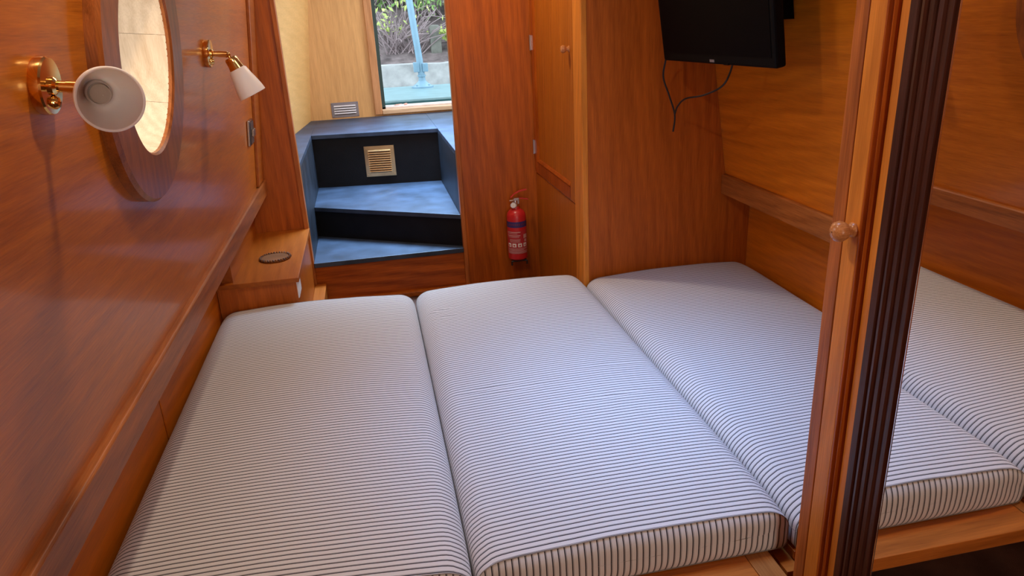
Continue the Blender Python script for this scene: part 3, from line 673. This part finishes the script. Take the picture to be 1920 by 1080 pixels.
vprof([(x, .155 + (.812 - y)) for x, y in fl], 'fluted_frame', WDK)
box(XW + .0000, XW + .010, .2295, .7375, zb_ + .06, zt_ - .06).build('mirror', MIRROR, door)['label'] = 'tall mirror pane'
box(XW - .0008, XW + .0005, .7368, .7380, zb_ + .06, zt_ - .06).build('mirror_edge', CHROME, door)
box(XW - .001, XW + .012, .2295, .7375, zb_, zb_ + .059).build('door_rail', WDK, door); box(XW - .001, XW + .012, .2295, .7375, zt_ - .059, zt_).build('door_rail', WDK, door)
smart(MB().lathe([(.001, .034), (.008, .0330), (.0135, .028), (.0150, .021), (.0125, .014), (.0075, .011), (.0070, .006), (.0105, .003), (.0105, 0)], (XW - .001, .868, -.303), (-1, 0, 0), 32).build('knob', KNOB, door), 50)
box(XW + .006, XW + .024, WN0, .098, ZF, ZC - .002).build('side_door', WDG, wd)
box(XW + .024, 1.0, WN0, WN0 + .016, ZF, ZC - .002).build('end_panel', WP, wd)

# ------------------------------------------------------------------ outside the bow
bank = struct(MB().rings([[(x, y, z + (.10 * mn.noise((x * .8, y * .8, 0)) if y > 7.5 else 0)) for x in [-4 + .4 * i for i in range(26)]] for y, z in ((7.15, -.42), (7.5, -.34), (8.2, .02), (9, .55), (10.5, 1.5), (13, 3.2), (17, 5.2))], False).build('bank', EARTH), 'brown earth bank rising behind the quay')
box_q = MB()
import itertools
xs = [-2.5 + .25 * i for i in range(27)]
tops = [(-.352 + .03 * mn.noise((x * 1.7, 3, 0)) + (.02 if x > .9 else 0)) for x in xs]
q0 = [[(x, 6.80 + .03 * mn.noise((x * 3, z * 5, 1)), z) for x in xs] for z in (-1.2, -.8, -.62, -.52, -.44)]
q0.append([(x, 6.82, t_) for x, t_ in zip(xs, tops)]); q0.append([(x, 7.25, t_ - .01) for x, t_ in zip(xs, tops)]); q0.append([(x, 7.25, -1.2) for x in xs])
tag(smart(box_q.rings(q0, False).build('quay_wall', CONC), 60), 'rough pale concrete quay wall outside the bow doorway', 'wall')
lk = thing('bow_locker', 'teal painted steel deck locker outside the bow doorway', 'locker', (.6, 5.7, -.9))
box(-.6, 1.9, 5.22, 6.35, -.515, -.500).build('lid', TEAL, lk, bevel=.003)
box(-.58, 1.88, 5.24, 6.33, -.95, -.515).build('body', TEALD, lk)
box(-.58, 1.88, YF + .17, 5.24, -.97, -.95).build('well_deck', TEALD, lk)
ps = thing('deck_post', 'blue painted steel post bolted to the bow deck', 'post', (.478, 6.12, -.50))
smart(MB().lathe([(.001, 0), (.088, 0), (.088, .012), (.075, .018), (.050, .035), (.030, .055), (.026, .085), (.034, .088), (.034, .10), (.001, .101)], (.478, 6.12, -.50), (0, 0, 1), 32).build('flange', POSTB, ps), 30)
smart(MB().tube([(.478, 6.12, -.41), (.470, 6.12, -.27), (.425, 6.12, .25), (.37, 6.12, .95)], .0265, 16).build('pole', POSTB, ps), 50)
box(.418, .462, 6.085, 6.15, -.375, -.300).build('clamp_block', POSTB, ps, bevel=.004); box(.488, .532, 6.085, 6.15, -.375, -.310).build('clamp_block', POSTB, ps, bevel=.004)
for k in range(4):
    a = math.pi / 4 + k * math.pi / 2
    MB().lathe([(.010, 0), (.010, .010), (.001, .011)], (.478 + .066 * math.cos(a), 6.12 + .066 * math.sin(a), -.484), (0, 0, 1), 6).build('bolt', POSTB, ps)
tag(MB().prism([(.71, 7.60, -.45), (.82, 7.60, -.45), (.82, 7.60, -.06), (.80, 7.60, -.03), (.73, 7.60, -.03), (.71, 7.60, -.06)], (0, .12, 0)).build('concrete_post', plain('darker_concrete', (.20, .20, .17), .9, 0, .2, .6, 30, .3), None, bevel=.01), 'short concrete post standing on the bank behind the blue post', 'post')  # post in a darker tone than the quay concrete
def rock(name, label, c, s, seed, mat):
    bmk = bmesh.new(); bmesh.ops.create_icosphere(bmk, subdivisions=3, radius=1)
    for v in bmk.verts:
        k = 1 + .25 * mn.noise(v.co * 1.3 + Vector((seed, 0, 0))); v.co = Vector((v.co.x * s[0] * k + c[0], v.co.y * s[1] * k + c[1], v.co.z * s[2] * k + c[2]))
    m_ = MB(); m_.bm.free(); m_.bm = bmk; return tag(smart(m_.build(name, mat), 30), label, 'rock')
rock('boulder', 'long pale boulder on the bank at right of the blue post', (1.22, 8.2, .16), (.30, .18, .09), 3, STONE)
rock('boulder', 'rounded grey stone low on the bank near the concrete post', (1.12, 7.7, -.28), (.18, .15, .10), 9, CONC)
rock('boulder', 'flat mossy stone halfway up the bank beside the concrete post', (1.25, 7.9, -.08), (.22, .14, .06), 14, CONC)
def shrub(label, c, rad, nst, nlf, lsize, mats, seed, up_=1.0):
    rnd = random.Random(seed); o = thing('bank_shrub', label, 'shrub', c, 'shrubs on the bank')
    tw = MB(); lf = MB()
    for i in range(nst):
        a = rnd.uniform(0, 2 * math.pi); r1 = rad * rnd.uniform(.4, 1)
        p0 = Vector(c) + Vector((rnd.uniform(-.3, .3) * rad, rnd.uniform(-.15, .15) * rad, 0))
        p1 = p0 + Vector((math.cos(a) * r1 * .5, math.sin(a) * r1 * .3, rad * up_ * rnd.uniform(.3, .7)))
        p2 = p1 + Vector((math.cos(a) * r1 * .6 + rnd.uniform(-.2, .2) * rad, math.sin(a) * r1 * .3, rad * up_ * rnd.uniform(-.1, .6)))
        tw.tube(smooth_pts([p0, p1, p2], 3), [.008, .007, .006, .006, .005, .004, .003], 4, False)
        for k in range(nlf):
            t_ = rnd.uniform(.25, 1); q = p0.lerp(p1, t_) if rnd.random() < .4 else p1.lerp(p2, t_)
            q = q + Vector([rnd.gauss(0, .09 * rad) for _ in range(3)])
            d = Vector([rnd.gauss(0, 1) for _ in range(3)]).normalized(); e = d.orthogonal().normalized(); s_ = lsize * rnd.uniform(.6, 1.3)
            n3 = d.cross(e)
            vv = [lf.bm.verts.new(q + w_) for w_ in (-d * s_, e * s_ * .45 + n3 * s_ * .15, d * s_, -e * s_ * .45 + n3 * s_ * .15)]
            lf.bm.faces.new((vv[0], vv[1], vv[2])); lf.bm.faces.new((vv[0], vv[2], vv[3]))
    tw.build('stems', TWIG, o)
    if nlf: lf.build('foliage', mats, o)['kind'] = 'stuff'
    else: lf.bm.free()
shrub('bright green leafy bush high on the bank, left in the bow doorway', (.35, 8.5, .18), .75, 26, 30, .045, LEAFG, 1)
shrub('dull green bush high on the bank behind the blue post', (1.0, 8.9, .42), .8, 26, 34, .04, LEAFD, 2)
shrub('yellow-green spray of leaves at the right edge of the bow doorway', (1.45, 8.3, .30), .6, 18, 30, .045, LEAFY, 3)
shrub('bare tangle of dry brown twigs above the quay, left of the blue post', (.42, 7.7, -.34), .55, 70, 0, .03, LEAFD, 4, .8)
shrub('sparse yellow-leaved twigs low on the bank above the dry tangle', (.40, 7.9, -.18), .50, 22, 5, .035, LEAFY, 5)
shrub('small fresh green plant growing beside the concrete post', (.98, 7.6, -.25), .18, 10, 12, .04, LEAFY, 6)
shrub('pale green leafy bush spreading above the dry tangle', (.75, 8.25, .05), .60, 26, 16, .040, LEAFG, 11)
shrub('dark green bush at the top of the bank, far behind', (.2, 9.8, 1.0), 1.1, 26, 34, .06, LEAFD, 8)
shrub('mid green bush at the top right of the bank, far behind', (1.9, 9.8, 1.0), 1.1, 26, 34, .06, LEAFG, 9)
for x, y, rz, lb in ((.20, 4.66, .4, 'dry reddish fallen leaf at the left end of the outer sill'), (.25, 4.67, 1.4, 'curled reddish fallen leaf beside the leftmost leaf on the sill'), (.62, 4.66, .8, 'dry fallen leaf at the right of the outer sill')):
    d = Vector((math.cos(rz), math.sin(rz), 0)); e = Vector((-d.y, d.x, 0)); c_ = Vector((x, y, -.476))
    ml = MB().prism([c_ - d * .030, c_ - d * .006 + e * .014 + Vector((0, 0, .004)), c_ + d * .030 + Vector((0, 0, .006)), c_ - e * .014 + Vector((0, 0, .003))], (0, 0, .0012))
    tag(ml.build('fallen_leaf', DRYLEAF), lb, 'leaf', 'fallen leaves on the sill')

for o in bpy.data.objects:
    if '_w' in o: del o['_w']
